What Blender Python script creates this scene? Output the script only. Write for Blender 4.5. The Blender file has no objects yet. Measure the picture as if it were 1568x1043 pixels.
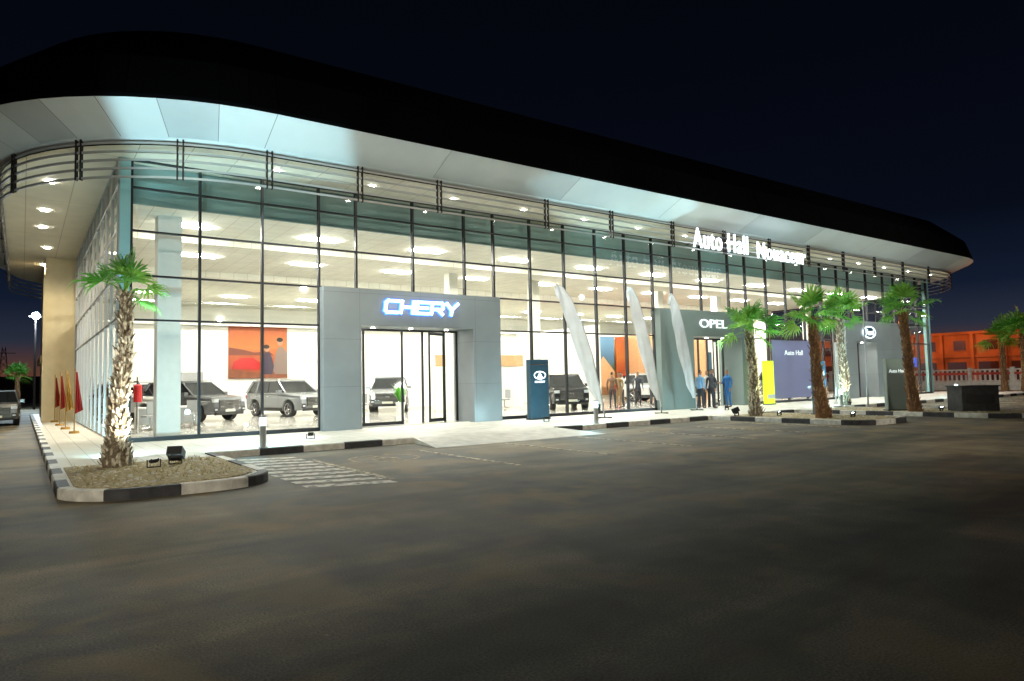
import bpy, math, random
from mathutils import Vector, Matrix
random.seed(7)
S=bpy.context.scene
COL=S.collection
V=Vector
# ------------------------------------------------------------------ materials
def nt(m):
    m.use_nodes=True
    return m.node_tree.nodes,m.node_tree.links,m.node_tree.nodes['Principled BSDF']
def mat(name,col,rough=.6,metal=0,var=0,scale=5,bump=0,emit=0,ecol=None,detail=4,dist=.02,spec=None):
    m=bpy.data.materials.new(name); n,l,b=nt(m)
    b.inputs['Base Color'].default_value=(*col,1)
    b.inputs['Roughness'].default_value=rough
    b.inputs['Metallic'].default_value=metal
    if spec is not None: b.inputs['Specular IOR Level'].default_value=spec
    tc=n.new('ShaderNodeTexCoord')
    nz=n.new('ShaderNodeTexNoise'); nz.inputs['Scale'].default_value=scale; nz.inputs['Detail'].default_value=detail
    l.new(tc.outputs['Object'],nz.inputs['Vector'])
    if var>0:
        r=n.new('ShaderNodeValToRGB'); e=r.color_ramp.elements
        e[0].position=.3; e[1].position=.7
        e[0].color=(*[c*(1-var) for c in col],1); e[1].color=(*[min(1,c*(1+var)) for c in col],1)
        l.new(nz.outputs['Fac'],r.inputs['Fac']); l.new(r.outputs['Color'],b.inputs['Base Color'])
    if bump>0:
        bp=n.new('ShaderNodeBump'); bp.inputs['Strength'].default_value=bump; bp.inputs['Distance'].default_value=dist
        l.new(nz.outputs['Fac'],bp.inputs['Height']); l.new(bp.outputs['Normal'],b.inputs['Normal'])
    if emit>0:
        b.inputs['Emission Color'].default_value=(*(ecol or col),1)
        b.inputs['Emission Strength'].default_value=emit
    return m
def translucent(name,col,var=.3,scale=6,k=.45,rough=.6):
    m=mat(name,col,rough,0,var,scale); n=m.node_tree.nodes; l=m.node_tree.links; b=n['Principled BSDF']; o=n['Material Output']
    t=n.new('ShaderNodeBsdfTranslucent'); t.inputs[0].default_value=(*[min(1,c*1.5) for c in col],1)
    mx=n.new('ShaderNodeMixShader'); mx.inputs[0].default_value=k
    l.new(b.outputs[0],mx.inputs[1]); l.new(t.outputs[0],mx.inputs[2]); l.new(mx.outputs[0],o.inputs[0]); return m
def glass_mat(name,tint,frost=0,graz=.55):
    m=bpy.data.materials.new(name); m.use_nodes=True
    n=m.node_tree.nodes; l=m.node_tree.links; n.clear()
    o=n.new('ShaderNodeOutputMaterial'); mx=n.new('ShaderNodeMixShader'); t=n.new('ShaderNodeBsdfTransparent')
    g=n.new('ShaderNodeBsdfGlossy'); g.inputs['Roughness'].default_value=.02
    ge=n.new('ShaderNodeNewGeometry'); dt=n.new('ShaderNodeVectorMath'); dt.operation='DOT_PRODUCT'
    l.new(ge.outputs['Normal'],dt.inputs[0]); l.new(ge.outputs['Incoming'],dt.inputs[1])
    def mth(op,a,b=None):
        q=n.new('ShaderNodeMath'); q.operation=op; l.new(a,q.inputs[0])
        if b is not None: q.inputs[1].default_value=b
        return q.outputs[0]
    ab=mth('ABSOLUTE',dt.outputs['Value']); su=n.new('ShaderNodeMath'); su.operation='SUBTRACT'; su.inputs[0].default_value=1; l.new(ab,su.inputs[1])
    pw=mth('POWER',su.outputs[0],5); ml=mth('MULTIPLY',pw,graz); ad=mth('ADD',ml,.05)
    t.inputs['Color'].default_value=(*tint,1)
    l.new(ad,mx.inputs[0]); l.new(t.outputs[0],mx.inputs[1]); l.new(g.outputs[0],mx.inputs[2])
    if frost:
        d=n.new('ShaderNodeBsdfDiffuse'); d.inputs['Color'].default_value=(.40,.42,.62,1)
        tr=n.new('ShaderNodeBsdfTranslucent'); tr.inputs['Color'].default_value=(.22,.24,.38,1)
        a=n.new('ShaderNodeMixShader'); a.inputs[0].default_value=.5; l.new(d.outputs[0],a.inputs[1]); l.new(tr.outputs[0],a.inputs[2])
        b=n.new('ShaderNodeMixShader'); b.inputs[0].default_value=frost; l.new(mx.outputs[0],b.inputs[1]); l.new(a.outputs[0],b.inputs[2])
        l.new(b.outputs[0],o.inputs[0])
    else: l.new(mx.outputs[0],o.inputs[0])
    return m
def tile_mat(name,c1,c2,cm,sx,sy,rough=.5,mortar=.012,offset=0,vertical=False,bump=0):
    m=bpy.data.materials.new(name); n,l,b=nt(m)
    tc=n.new('ShaderNodeTexCoord'); br=n.new('ShaderNodeTexBrick')
    br.offset=offset; br.inputs['Scale'].default_value=1
    br.inputs['Brick Width'].default_value=sx; br.inputs['Row Height'].default_value=sy
    br.inputs['Mortar Size'].default_value=mortar
    br.inputs['Color1'].default_value=(*c1,1); br.inputs['Color2'].default_value=(*c2,1); br.inputs['Mortar'].default_value=(*cm,1)
    if vertical:
        mp=n.new('ShaderNodeMapping'); mp.inputs['Rotation'].default_value=(math.pi/2,0,0)
        l.new(tc.outputs['Object'],mp.inputs['Vector']); l.new(mp.outputs[0],br.inputs['Vector'])
    else: l.new(tc.outputs['Object'],br.inputs['Vector'])
    nz=n.new('ShaderNodeTexNoise'); nz.inputs['Scale'].default_value=1.3; nz.inputs['Detail'].default_value=6
    l.new(tc.outputs['Object'],nz.inputs['Vector'])
    mr=n.new('ShaderNodeMapRange'); mr.inputs['To Min'].default_value=.75; mr.inputs['To Max'].default_value=1.2
    l.new(nz.outputs['Fac'],mr.inputs['Value'])
    mx=n.new('ShaderNodeMixRGB'); mx.blend_type='MULTIPLY'; mx.inputs[0].default_value=.7
    l.new(br.outputs['Color'],mx.inputs[1]); l.new(mr.outputs[0],mx.inputs[2]); l.new(mx.outputs[0],b.inputs['Base Color'])
    b.inputs['Roughness'].default_value=rough
    return m
def asphalt():
    m=bpy.data.materials.new('asphalt'); n,l,b=nt(m)
    tc=n.new('ShaderNodeTexCoord')
    def noise(s,d,dis=0,sc=None,rot=0,off=0):
        z=n.new('ShaderNodeTexNoise'); z.inputs['Scale'].default_value=s; z.inputs['Detail'].default_value=d; z.inputs['Distortion'].default_value=dis
        mp=n.new('ShaderNodeMapping'); mp.inputs['Scale'].default_value=sc or (1,1,1); mp.inputs['Rotation'].default_value=(0,0,rot); mp.inputs['Location'].default_value=(off,off*.7,0)
        l.new(tc.outputs['Object'],mp.inputs[0]); l.new(mp.outputs[0],z.inputs['Vector'])
        return z
    big=noise(.25,6,.8); streak=noise(.9,6,.5,(.18,1.0,1),math.radians(10),3); streak2=noise(.8,6,.4,(1,.2,1),math.radians(-35),9); mid=noise(2.2,8,.3); fine=noise(62,5); blot=noise(.55,6,1.0,None,0,17)
    def mr(src,a,b_,lo,hi):
        r2=n.new('ShaderNodeMapRange'); r2.inputs['From Min'].default_value=a; r2.inputs['From Max'].default_value=b_; r2.inputs['To Min'].default_value=lo; r2.inputs['To Max'].default_value=hi
        l.new(src.outputs['Fac'],r2.inputs['Value']); return r2
    r1=n.new('ShaderNodeValToRGB'); e=r1.color_ramp.elements
    e[0].position=.40; e[0].color=(.072,.066,.052,1); e[1].position=.62; e[1].color=(.150,.124,.076,1)  # warm tint of the lamplight is put into these base colours
    l.new(big.outputs['Fac'],r1.inputs['Fac'])
    cur=r1.outputs[0]
    for q in (mr(streak,.38,.64,.62,1.6),mr(streak2,.40,.66,.85,1.35),mr(mid,.3,.7,.75,1.25),mr(fine,.32,.68,.42,1.6)):
        mx=n.new('ShaderNodeMixRGB'); mx.blend_type='MULTIPLY'; mx.inputs[0].default_value=1
        l.new(cur,mx.inputs[1]); l.new(q.outputs[0],mx.inputs[2]); cur=mx.outputs[0]
    mx=n.new('ShaderNodeMixRGB'); mx.inputs[2].default_value=(.30,.205,.08,1); l.new(mr(blot,.54,.72,0,.6).outputs[0],mx.inputs[0]); l.new(cur,mx.inputs[1]); cur=mx.outputs[0]
    vo=n.new('ShaderNodeTexVoronoi'); vo.inputs['Scale'].default_value=1.6; l.new(tc.outputs['Object'],vo.inputs['Vector'])
    lt=n.new('ShaderNodeMath'); lt.operation='LESS_THAN'; lt.inputs[1].default_value=.018; l.new(vo.outputs['Distance'],lt.inputs[0])
    mx=n.new('ShaderNodeMixRGB'); mx.inputs[2].default_value=(.34,.29,.2,1); l.new(lt.outputs[0],mx.inputs[0]); l.new(cur,mx.inputs[1])
    l.new(mx.outputs[0],b.inputs['Base Color'])
    b.inputs['Roughness'].default_value=.75
    bp=n.new('ShaderNodeBump'); bp.inputs['Strength'].default_value=.45; bp.inputs['Distance'].default_value=.006
    l.new(fine.outputs['Fac'],bp.inputs['Height']); l.new(bp.outputs[0],b.inputs['Normal'])
    return m
def paint(name,col,lo=.36):
    m=bpy.data.materials.new(name); n,l,b=nt(m)
    tc=n.new('ShaderNodeTexCoord'); z=n.new('ShaderNodeTexNoise'); z.inputs['Scale'].default_value=7; z.inputs['Detail'].default_value=9
    l.new(tc.outputs['Object'],z.inputs['Vector'])
    r=n.new('ShaderNodeValToRGB'); e=r.color_ramp.elements
    e[0].position=lo; e[0].color=(.11,.095,.065,1); e[1].position=lo+.17; e[1].color=(*col,1)
    l.new(z.outputs['Fac'],r.inputs['Fac']); l.new(r.outputs[0],b.inputs['Base Color']); b.inputs['Roughness'].default_value=.7
    return m
M=dict(
 asphalt=asphalt(), paintw=paint('worn_white_paint',(.70,.60,.38),.42), paint_lit=paint('worn_paint_yellow_lit',(.60,.42,.16),.44), painth=paint('worn_hatch_paint',(.75,.72,.62),.37),  # white paint; yellow tint of the lighting is put into lines and symbol
 paving=tile_mat('paving',(.68,.66,.58),(.62,.60,.53),(.38,.36,.31),.4,.4,.55,.01),
 apron=mat('concrete_apron',(.60,.57,.49),.55,var=.2,scale=3,bump=.2),
 soil=mat('soil_gravel',(.42,.34,.19),.95,var=.5,scale=14,bump=1,dist=.04),
 kw=mat('kerb_white',(.70,.68,.62),.7,var=.25,scale=6), kb=mat('kerb_black',(.05,.05,.055),.7,var=.4,scale=6),
 frame=mat('dark_aluminium',(.02,.022,.026),.4,.3), glass=glass_mat('facade_glass',(.97,.99,.98)),
 glass2=glass_mat('plain_glass',(.97,.985,.98)), frost=glass_mat('lilac_film',(.8,.8,.95),.9),
 fascia=mat('white_aluminium',(.62,.66,.67),.42,.15,var=.06,scale=.6), fascia2=mat('white_aluminium_b',(.50,.54,.56),.36,.25,var=.06,scale=.7),
 seam=mat('seam_dark',(.2,.2,.2),.6),
 roof=mat('dark_roof_cladding',(.0015,.0015,.002),.9,.0,var=.3,scale=.5,spec=.08),
 rail=mat('louvre_aluminium',(.50,.51,.49),.4,.3), hanger=mat('dark_steel_hanger',(.03,.025,.025),.5,.4),
 soffit=tile_mat('soffit_panels',(.68,.64,.52),(.64,.60,.49),(.38,.34,.26),1.2,6,.6,.012),
 teal=mat('teal_cladding',(.26,.48,.50),.45,.1,var=.08,scale=1),
 bulk=mat('teal_bulkhead',(.20,.31,.30),.6,var=.15,scale=.6),
 portal=tile_mat('grey_portal_panels',(.275,.31,.33),(.265,.30,.32),(.15,.165,.17),2.2,1.5,.33,.005,vertical=True),
 portal2=mat('green_grey_portal',(.17,.23,.225),.4,var=.06,scale=1),
 cream=mat('cream_render',(.66,.55,.35),.8,var=.08,scale=2,bump=.1),
 wallin=mat('interior_wall',(.86,.85,.78),.7,var=.03,scale=1), ceil=tile_mat('ceiling_tiles',(.88,.86,.76),(.86,.84,.74),(.64,.61,.50),.6,.6,.7,.012),
 floor=tile_mat('polished_floor',(.74,.72,.66),(.72,.70,.64),(.54,.52,.46),.8,.8,.10,.006),
 greyin=mat('grey_interior',(.35,.36,.36),.6,var=.05), tan=mat('tan_wall',(.55,.31,.15),.7,var=.08), steelin=mat('dark_interior',(.08,.08,.09),.6,var=.1),
 lamp=mat('ceiling_light',(1,.97,.88),.5,emit=168,ecol=(1,.965,.87)),
 dl=mat('downlight',(1,1,1),.5,emit=60,ecol=(1,.96,.85)),
 sign=mat('lit_letter',(1,1,1),.5,emit=2.6,ecol=(.88,.95,1)), halo=mat('blue_halo',(.05,.15,.6),.5,emit=2.2,ecol=(.06,.24,1)),
 sign2=mat('lit_letter_blue_white',(1,1,1),.5,emit=3.2,ecol=(.80,.92,1)), signw=mat('white_letter',(.85,.9,.9),.5,emit=.8,ecol=(.85,.95,.95)),
 navy=mat('navy_panel',(.03,.08,.12),.3,var=.1), white=mat('white_laminate',(.8,.8,.78),.4,var=.03), inkg=mat('flag_print_grey',(.42,.45,.48),.8),
 cloth=translucent('flag_cloth',(.60,.63,.66),.10,2,.25,.8), pole=mat('aluminium_pole',(.5,.5,.5),.35,.8),
 red=mat('red_paint',(.55,.02,.02),.4,var=.1), redc=translucent('red_cloth',(.20,.008,.008),.2,3,.2,.8), gold=mat('gold_fringe',(.35,.19,.03),.6,var=.2),
 yel=mat('yellow_panel',(.75,.85,.03),.5,emit=.8,ecol=(.7,.95,.03)), black=mat('black_plastic',(.02,.02,.02),.5,var=.1),
 bark=mat('palm_bark',(.24,.19,.13),.95,var=.5,scale=22,bump=.8), bark2=mat('palm_boot',(.66,.61,.49),.9,var=.5,scale=18),
 barkd=mat('palm_bark_dark',(.20,.10,.045),.95,var=.5,scale=22,bump=.8), bark2d=mat('palm_boot_dark',(.30,.17,.08),.9,var=.45,scale=18),
 leaf=translucent('palm_leaf',(.12,.38,.06),.4,6,.40,.45), leaf2=translucent('palm_leaf_light',(.24,.50,.09),.4,6,.40,.45), leafd=translucent('palm_leaf_old',(.34,.27,.12),.3,6,.3,.8),
 silver=mat('car_silver',(.42,.44,.46),.25,.6), cwhite=mat('car_white',(.7,.7,.7),.2,.1), cred=mat('car_red',(.40,.02,.02),.2,.2), cgrey=mat('car_dark_grey',(.20,.21,.22),.25,.5), cdark=mat('car_black',(.03,.03,.035),.15,.3),
 cglass=mat('car_glass',(.015,.02,.025),.05), tyre=mat('tyre',(.02,.02,.02),.8,bump=.2,scale=30), rim=mat('alloy_rim',(.5,.5,.52),.25,.9), chrome=mat('chrome',(.7,.7,.7),.15,1),
 hl=mat('headlamp',(.75,.8,.85),.1,.2), tl=mat('tail_lamp',(.4,.01,.01),.2), plate=mat('plate',(.7,.7,.6),.5),
 skin=mat('skin',(.32,.18,.11),.6), hair=mat('hair',(.015,.012,.01),.8), shoe=mat('shoe_leather',(.02,.015,.012),.5),
 blight=mat('bollard_light',(.8,1,1),.5,emit=14,ecol=(.55,.95,1)), flood=mat('flood_lens',(1,1,1),.5,emit=25,ecol=(.8,.95,1)),
 streetl=mat('street_lamp_lens',(1,1,1),.5,emit=900,ecol=(.7,.9,1)), mastl=mat('mast_lamp_lens',(1,1,1),.5,emit=40,ecol=(1,.88,.65)),
 fencew=mat('fence_white',(.65,.62,.58),.7,var=.15), fencer=mat('fence_red',(.5,.05,.03),.6,var=.2),
 obuild=mat('orange_render',(.30,.18,.10),.85,var=.5,scale=.35), owin=mat('dark_window',(.03,.012,.01),.3),
 far=mat('far_building',(.06,.05,.05),.9,var=.3,scale=.2),
 conc=mat('dark_concrete',(.06,.06,.06),.8,var=.3,scale=7,bump=.3),
)
# ------------------------------------------------------------------ mesh builder
class MB:
    def __init__(s): s.v=[];s.f=[];s.m=[];s.ml=[]
    def mi(s,m):
        if m not in s.ml: s.ml.append(m)
        return s.ml.index(m)
    def face(s,pts,m):
        b=len(s.v); s.v+= [tuple(p) for p in pts]; s.f.append(tuple(range(b,b+len(pts)))); s.m.append(s.mi(m))
    def mesh(s,vs,fs,m,T=None):
        b=len(s.v)
        s.v+=[tuple(T@V(p)) if T else tuple(p) for p in vs]
        k=s.mi(m)
        for f in fs: s.f.append(tuple(i+b for i in f)); s.m.append(k)
    def box(s,x0,x1,y0,y1,z0,z1,m,T=None):
        vs=[(x0,y0,z0),(x1,y0,z0),(x1,y1,z0),(x0,y1,z0),(x0,y0,z1),(x1,y0,z1),(x1,y1,z1),(x0,y1,z1)]
        s.mesh(vs,[(0,3,2,1),(4,5,6,7),(0,1,5,4),(1,2,6,5),(2,3,7,6),(3,0,4,7)],m,T)
    def prism(s,poly,z0,z1,m,T=None,mtop=None):
        n=len(poly); vs=[(p[0],p[1],z0) for p in poly]+[(p[0],p[1],z1) for p in poly]
        s.mesh(vs,[tuple(range(n-1,-1,-1))]+[(i,(i+1)%n,n+(i+1)%n,n+i) for i in range(n)],m,T)
        s.mesh([(p[0],p[1],z1) for p in poly],[tuple(range(n))],mtop or m,T)
    def cyl(s,p0,p1,r0,r1,n,m,T=None,cap=True):
        p0=V(p0);p1=V(p1);d=(p1-p0).normalized()
        a=d.orthogonal().normalized(); b=d.cross(a)
        vs=[]
        for p,r in((p0,r0),(p1,r1)):
            for i in range(n):
                t=2*math.pi*i/n; vs.append(p+a*math.cos(t)*r+b*math.sin(t)*r)
        fs=[(i,(i+1)%n,n+(i+1)%n,n+i) for i in range(n)]
        if cap: fs+=[tuple(range(n-1,-1,-1)),tuple(range(n,2*n))]
        s.mesh(vs,fs,m,T)
    def tube(s,pts,rs,n,m,T=None,cap=False):
        vs=[]
        for i,p in enumerate(pts):
            p=V(p); d=(V(pts[min(i+1,len(pts)-1)])-V(pts[max(i-1,0)])).normalized()
            a=d.cross(V((0.0123,1,0.031))).normalized(); b=d.cross(a); r=rs[i] if isinstance(rs,(list,tuple)) else rs
            for k in range(n):
                t=2*math.pi*k/n; vs.append(p+a*math.cos(t)*r+b*math.sin(t)*r)
        fs=[]
        for i in range(len(pts)-1):
            for k in range(n): fs.append((i*n+k,i*n+(k+1)%n,(i+1)*n+(k+1)%n,(i+1)*n+k))
        if cap: fs+=[tuple(range(n)),tuple(range((len(pts)-1)*n,len(pts)*n))]
        s.mesh(vs,fs,m,T)
    def ball(s,c,r,m,n=10,sc=(1,1,1),T=None):
        vs=[];fs=[];h=n//2+1
        for j in range(h+1):
            ph=math.pi*j/h
            for i in range(n):
                t=2*math.pi*i/n; vs.append((c[0]+r*sc[0]*math.sin(ph)*math.cos(t),c[1]+r*sc[1]*math.sin(ph)*math.sin(t),c[2]+r*sc[2]*math.cos(ph)))
        for j in range(h):
            for i in range(n): fs.append((j*n+i,(j+1)*n+i,(j+1)*n+(i+1)%n,j*n+(i+1)%n))
        s.mesh(vs,fs,m,T)
    def obj(s,name,parent=None,smooth=False,bevel=0,loc=None,rot=None):
        me=bpy.data.meshes.new(name); me.from_pydata(s.v,[],s.f)
        for m in s.ml: me.materials.append(M[m] if isinstance(m,str) else m)
        me.polygons.foreach_set('material_index',s.m)
        if smooth: me.polygons.foreach_set('use_smooth',[True]*len(s.f))
        me.update()
        o=bpy.data.objects.new(name,me); COL.objects.link(o)
        if parent: o.parent=parent
        if loc: o.location=loc
        if rot: o.rotation_euler=rot
        if bevel:
            b=o.modifiers.new('bevel','BEVEL'); b.width=bevel; b.segments=2; b.limit_method='ANGLE'; b.angle_limit=.7
        return o
def empty(name,loc=(0,0,0),rz=0):
    o=bpy.data.objects.new(name,None); COL.objects.link(o); o.location=loc; o.rotation_euler=(0,0,rz); return o
def text(name,s,parent,x0,x1,zc,h,y,m,depth=.06,offset=0,sp=1.0):
    cu=bpy.data.curves.new(name,'FONT'); cu.body=s; cu.size=1; cu.extrude=.5; cu.offset=offset; cu.resolution_u=3; cu.space_character=sp
    t=bpy.data.objects.new(name,cu); COL.objects.link(t); bpy.context.view_layer.update()
    me=bpy.data.meshes.new_from_object(t.evaluated_get(bpy.context.evaluated_depsgraph_get()))
    bpy.data.objects.remove(t)
    xs=[v.co.x for v in me.vertices]; ys=[v.co.y for v in me.vertices]
    a,b,c,d=min(xs),max(xs),min(ys),max(ys)
    for v in me.vertices:
        v.co=V((x0+(v.co.x-a)/(b-a)*(x1-x0), y-depth*(v.co.z), zc-h/2+(v.co.y-c)/(d-c)*h))
    me.materials.clear(); me.materials.append(M[m])
    o=bpy.data.objects.new(name,me); COL.objects.link(o)
    if parent: o.parent=parent
    return o
def lamp(kind,name,loc,energy,col,parent=None,target=None,size=None,blend=.3,rad=.05):
    L=bpy.data.lights.new(name,kind); L.energy=energy; L.color=col
    if kind=='SPOT': L.spot_size=math.radians(size or 60); L.spot_blend=blend
    if kind in('SPOT','POINT'): L.shadow_soft_size=rad
    o=bpy.data.objects.new(name,L); COL.objects.link(o); o.location=loc
    if target is not None:
        o.rotation_euler=(V(target)-V(loc)).to_track_quat('-Z','Y').to_euler()
    if parent:
        o.parent=parent; o.matrix_parent_inverse=parent.matrix_basis.inverted()
    return o
A=math.radians
# ------------------------------------------------------------------ ground
g=MB(); g.face([(-300,-200,0),(500,-200,0),(500,500,0),(-300,500,0)],'asphalt'); g.obj('asphalt_ground')
def arc(cx,cy,r,a0,a1,n=7): return [(cx+r*math.cos(math.radians(a0+(a1-a0)*i/n)),cy+r*math.sin(math.radians(a0+(a1-a0)*i/n))) for i in range(n+1)]
pathA=[(.45,32)]+arc(1.5,-8.9,1.05,180,270)+arc(2.4,-8.95,1.0,270,360)+[(3.4,-5),(8.3,-5)]
pathB=[(13.1,-5),(20.3,-5)]+arc(21.3,-9.7,1,180,270)+arc(22.3,-9.7,1,270,360)+[(23.3,-5),(25.8,-5)]+arc(26.8,-11.6,1,180,270)+arc(27.8,-11.6,1,270,360)+[(28.8,-5),(54,-5),(54,20)]
sw=MB(); sw.prism(pathA+pathB+[(49.7,20),(49.7,.0),(2.1,.0),(2.1,32)],.0,.13,'paving'); sw.obj('sidewalk')
so=MB()
so.prism(arc(1.5,-8.8,.85,180,270)+arc(2.4,-8.8,.8,270,360)+[(3.2,-5.9),(.65,-5.9)],.10,.15,'soil')
so.prism(arc(21.3,-9.6,.8,180,270)+arc(22.3,-9.6,.8,270,360)+[(23.1,-5.4),(20.5,-5.4)],.10,.15,'soil')
so.prism(arc(26.8,-11.5,.8,180,270)+arc(27.8,-11.5,.8,270,360)+[(28.6,-5.4),(26,-5.4)],.10,.15,'soil')
for _ in range(800):
    c=random.choice([(.7,3.1,-9.4,-6),(20.6,23,-10.2,-5.5),(26.1,28.5,-12.2,-5.5)])
    x=random.uniform(c[0],c[1]);y=random.uniform(c[2],c[3]); r=random.uniform(.012,.04)
    so.ball((x,y,.15),r,'bark2' if random.random()<.4 else 'apron',5,(1,1,.6))
for _ in range(150):
    x=random.uniform(.8,3.0);y=random.uniform(-9.2,-6)
    for k in range(5):
        t=random.uniform(0,6.28); h=random.uniform(.03,.10); so.face([(x-.004,y,.15),(x+.004,y,.15),(x+.04*math.cos(t),y+.04*math.sin(t),.15+h)],'leafd')
so.obj('planting_bed_soil')
def kerb(name,path,w=.17,z=.155,step=1.0):
    pts=[V((p[0],p[1])) for p in path]
    out=[pts[0]]; cols=[]; acc=0; idx=0
    for a,b in zip(pts[:-1],pts[1:]):
        L=(b-a).length; d=(b-a)/L; pos=0
        while acc+(L-pos)>=step-1e-6:
            pos+=step-acc; acc=0
            if pos<L-1e-3: out.append(a+d*pos); cols.append(idx)
            idx+=1
            if pos>=L-1e-3: break
        acc+=max(0,L-pos)
        out.append(b); cols.append(idx)
    mb=MB(); N=[]
    for i in range(len(out)):
        d=(out[min(i+1,len(out)-1)]-out[max(i-1,0)]).normalized(); N.append(V((-d.y,d.x)))
    for i in range(len(out)-1):
        a,b=out[i],out[i+1]
        if (b-a).length<1e-4: continue
        ai=a+N[i]*w; bi=b+N[i+1]*w; k='kw' if cols[i]%2 else 'kb'
        c=.02
        a2=a+N[i]*c; b2=b+N[i+1]*c
        mb.mesh([(a.x,a.y,0),(b.x,b.y,0),(b.x,b.y,z-c),(a.x,a.y,z-c),(a2.x,a2.y,z),(b2.x,b2.y,z),(bi.x,bi.y,z),(ai.x,ai.y,z),(bi.x,bi.y,.05),(ai.x,ai.y,.05)],
                [(0,1,2,3),(3,2,5,4),(4,5,6,7),(7,6,8,9)],k)
    mb.obj(name)
def shift(path,d):
    pts=[V((p[0],p[1])) for p in path]; out=[]
    for i,p in enumerate(pts):
        dd=(pts[min(i+1,len(pts)-1)]-pts[max(i-1,0)]).normalized(); out.append(tuple(p+V((dd.y,-dd.x))*d))
    return out
kerb('kerb',shift(pathA,.02)); kerb('kerb',shift(pathB,.02))
ap=MB(); ap.face([(8.3,-5.03,.134),(13.1,-5.03,.134),(13.5,-6.7,.012),(8.0,-6.7,.012)],'apron')
ap.face([(8.3,-5,.134),(8.0,-6.7,.012),(8.3,-5,0)],'apron'); ap.face([(13.1,-5,.134),(13.1,-5,0),(13.5,-6.7,.012)],'apron')
ap.face([(8.3,-5.03,.136),(13.1,-5.03,.136),(13.1,-.4,.136),(8.3,-.4,.136)],'apron')
ap.obj('entrance_ramp')
pm=MB()
for x in (4.95,7.5,9.9,12.35,14.8,17.25,19.7): pm.box(x-.05,x+.05,-10.7,-6.8,0,.005,'paintw')
for x in (31.5,34,36.5,39,41.5,44,46.5,49): pm.box(x-.05,x+.05,-10.6,-5.4,0,.005,'paintw')
for i in range(10):
    y=-5.5-i*.54
    pm.face([(3.55,y,.005),(4.85,y-.45,.005),(4.85,y-.75,.005),(3.55,y-.30,.005)],'painth')
def ring(cx,cy,r,w,a0,a1):
    n=18
    for i in range(n):
        t0=math.radians(a0+(a1-a0)*i/n);t1=math.radians(a0+(a1-a0)*(i+1)/n)
        pm.face([(cx+r*math.cos(t0),cy+r*math.sin(t0),.006),(cx+r*math.cos(t1),cy+r*math.sin(t1),.006),(cx+(r-w)*math.cos(t1),cy+(r-w)*math.sin(t1),.006),(cx+(r-w)*math.cos(t0),cy+(r-w)*math.sin(t0),.006)],'paint_lit')
ring(6.2,-7.7,.75,.07,0,360); ring(6.15,-7.9,.3,.07,150,400)
pm.box(6.12,6.22,-7.8,-7.35,0,.0065,'paint_lit'); pm.box(6.12,6.45,-7.84,-7.76,0,.0062,'paint_lit'); ring(6.17,-7.24,.08,.08,0,360)
pm.obj('parking_markings')
# ------------------------------------------------------------------ building
B=empty('car_showroom_building')
def loop(R,cx0=5.3,cx1=47.2,cy0=3.8,cy1=23.5,n=16,step=2.6):
    def lin(a,b):
        k=max(1,int((V(b)-V(a)).length/step)); return [tuple(V(a).lerp(V(b),i/k)) for i in range(1,k)]
    a1=arc(cx0,cy0,R,180,270,n); a2=arc(cx1,cy0,R,270,360,n); a3=arc(cx1,cy1,R,0,90,n); a4=arc(cx0,cy1,R,90,180,n)
    return a1+lin((cx0,cy0-R),(cx1,cy0-R))+a2+lin((cx1+R,cy0),(cx1+R,cy1))+a3+lin((cx1,cy1+R),(cx0,cy1+R))+a4+lin((cx0-R,cy1),(cx0-R,cy0))
RL,RE,RT=6.0,7.2,5.1
ZL,ZE,ZT=8.08,8.62,11.35
def strip(mb,R0,z0,R1,z1,mfun):
    a=loop(R0);b=loop(R1);n=len(a)
    for i in range(n):
        j=(i+1)%n
        mb.face([(*a[i],z0),(*a[j],z0),(*b[j],z1),(*b[i],z1)],mfun(i))
fa=MB()
def fm(i): return 'fascia' if (i//2)%3 else 'fascia2'
strip(fa,RL,ZL,RE,ZE,fm)
strip(fa,RL-.12,ZL-.09,RL,ZL,lambda i:'fascia')
fa.obj('fascia',B)
sm=MB()
a=loop(RL);b=loop(RE)
for i in range(0,len(a),2):
    p=V((*a[i],ZL-.004)); q=V((*b[i],ZE-.004)); j=(i+1)%len(a)
    d=(V((*a[j],ZL))-V((*a[i],ZL))).normalized()*.009
    sm.face([p-d,p+d,q+d,q-d],'seam')
sm.obj('fascia_seams',B)
rf=MB()
strip(rf,RE,ZE,RE,ZE+.10,lambda i:'roof')
strip(rf,RE,ZE+.10,RE-.35,ZE+1.2,lambda i:'roof')
strip(rf,RE-.35,ZE+1.2,RT,ZT,lambda i:'roof')
strip(rf,RT,ZT,RT-2.5,ZT+.35,lambda i:'roof')
rf.face([(*p,ZT+.35) for p in loop(RT-2.5)],'roof')
rf.obj('curved_roof',B)
rs=MB(); l0=loop(RE+.01);l1=loop(RE-.34);l2=loop(RT+.01)
for i in range(0,len(l0)):
    rs.tube([(*l0[i],ZE+.1),(*l1[i],ZE+1.2),(*l2[i],ZT)],.006,4,'roof')
rs.obj('roof_seams',B)
sf=MB(); sf.face([(*p,ZL-.2) for p in loop(RL-.1)],'soffit'); sf.obj('soffit',B)
lv=MB()
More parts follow.
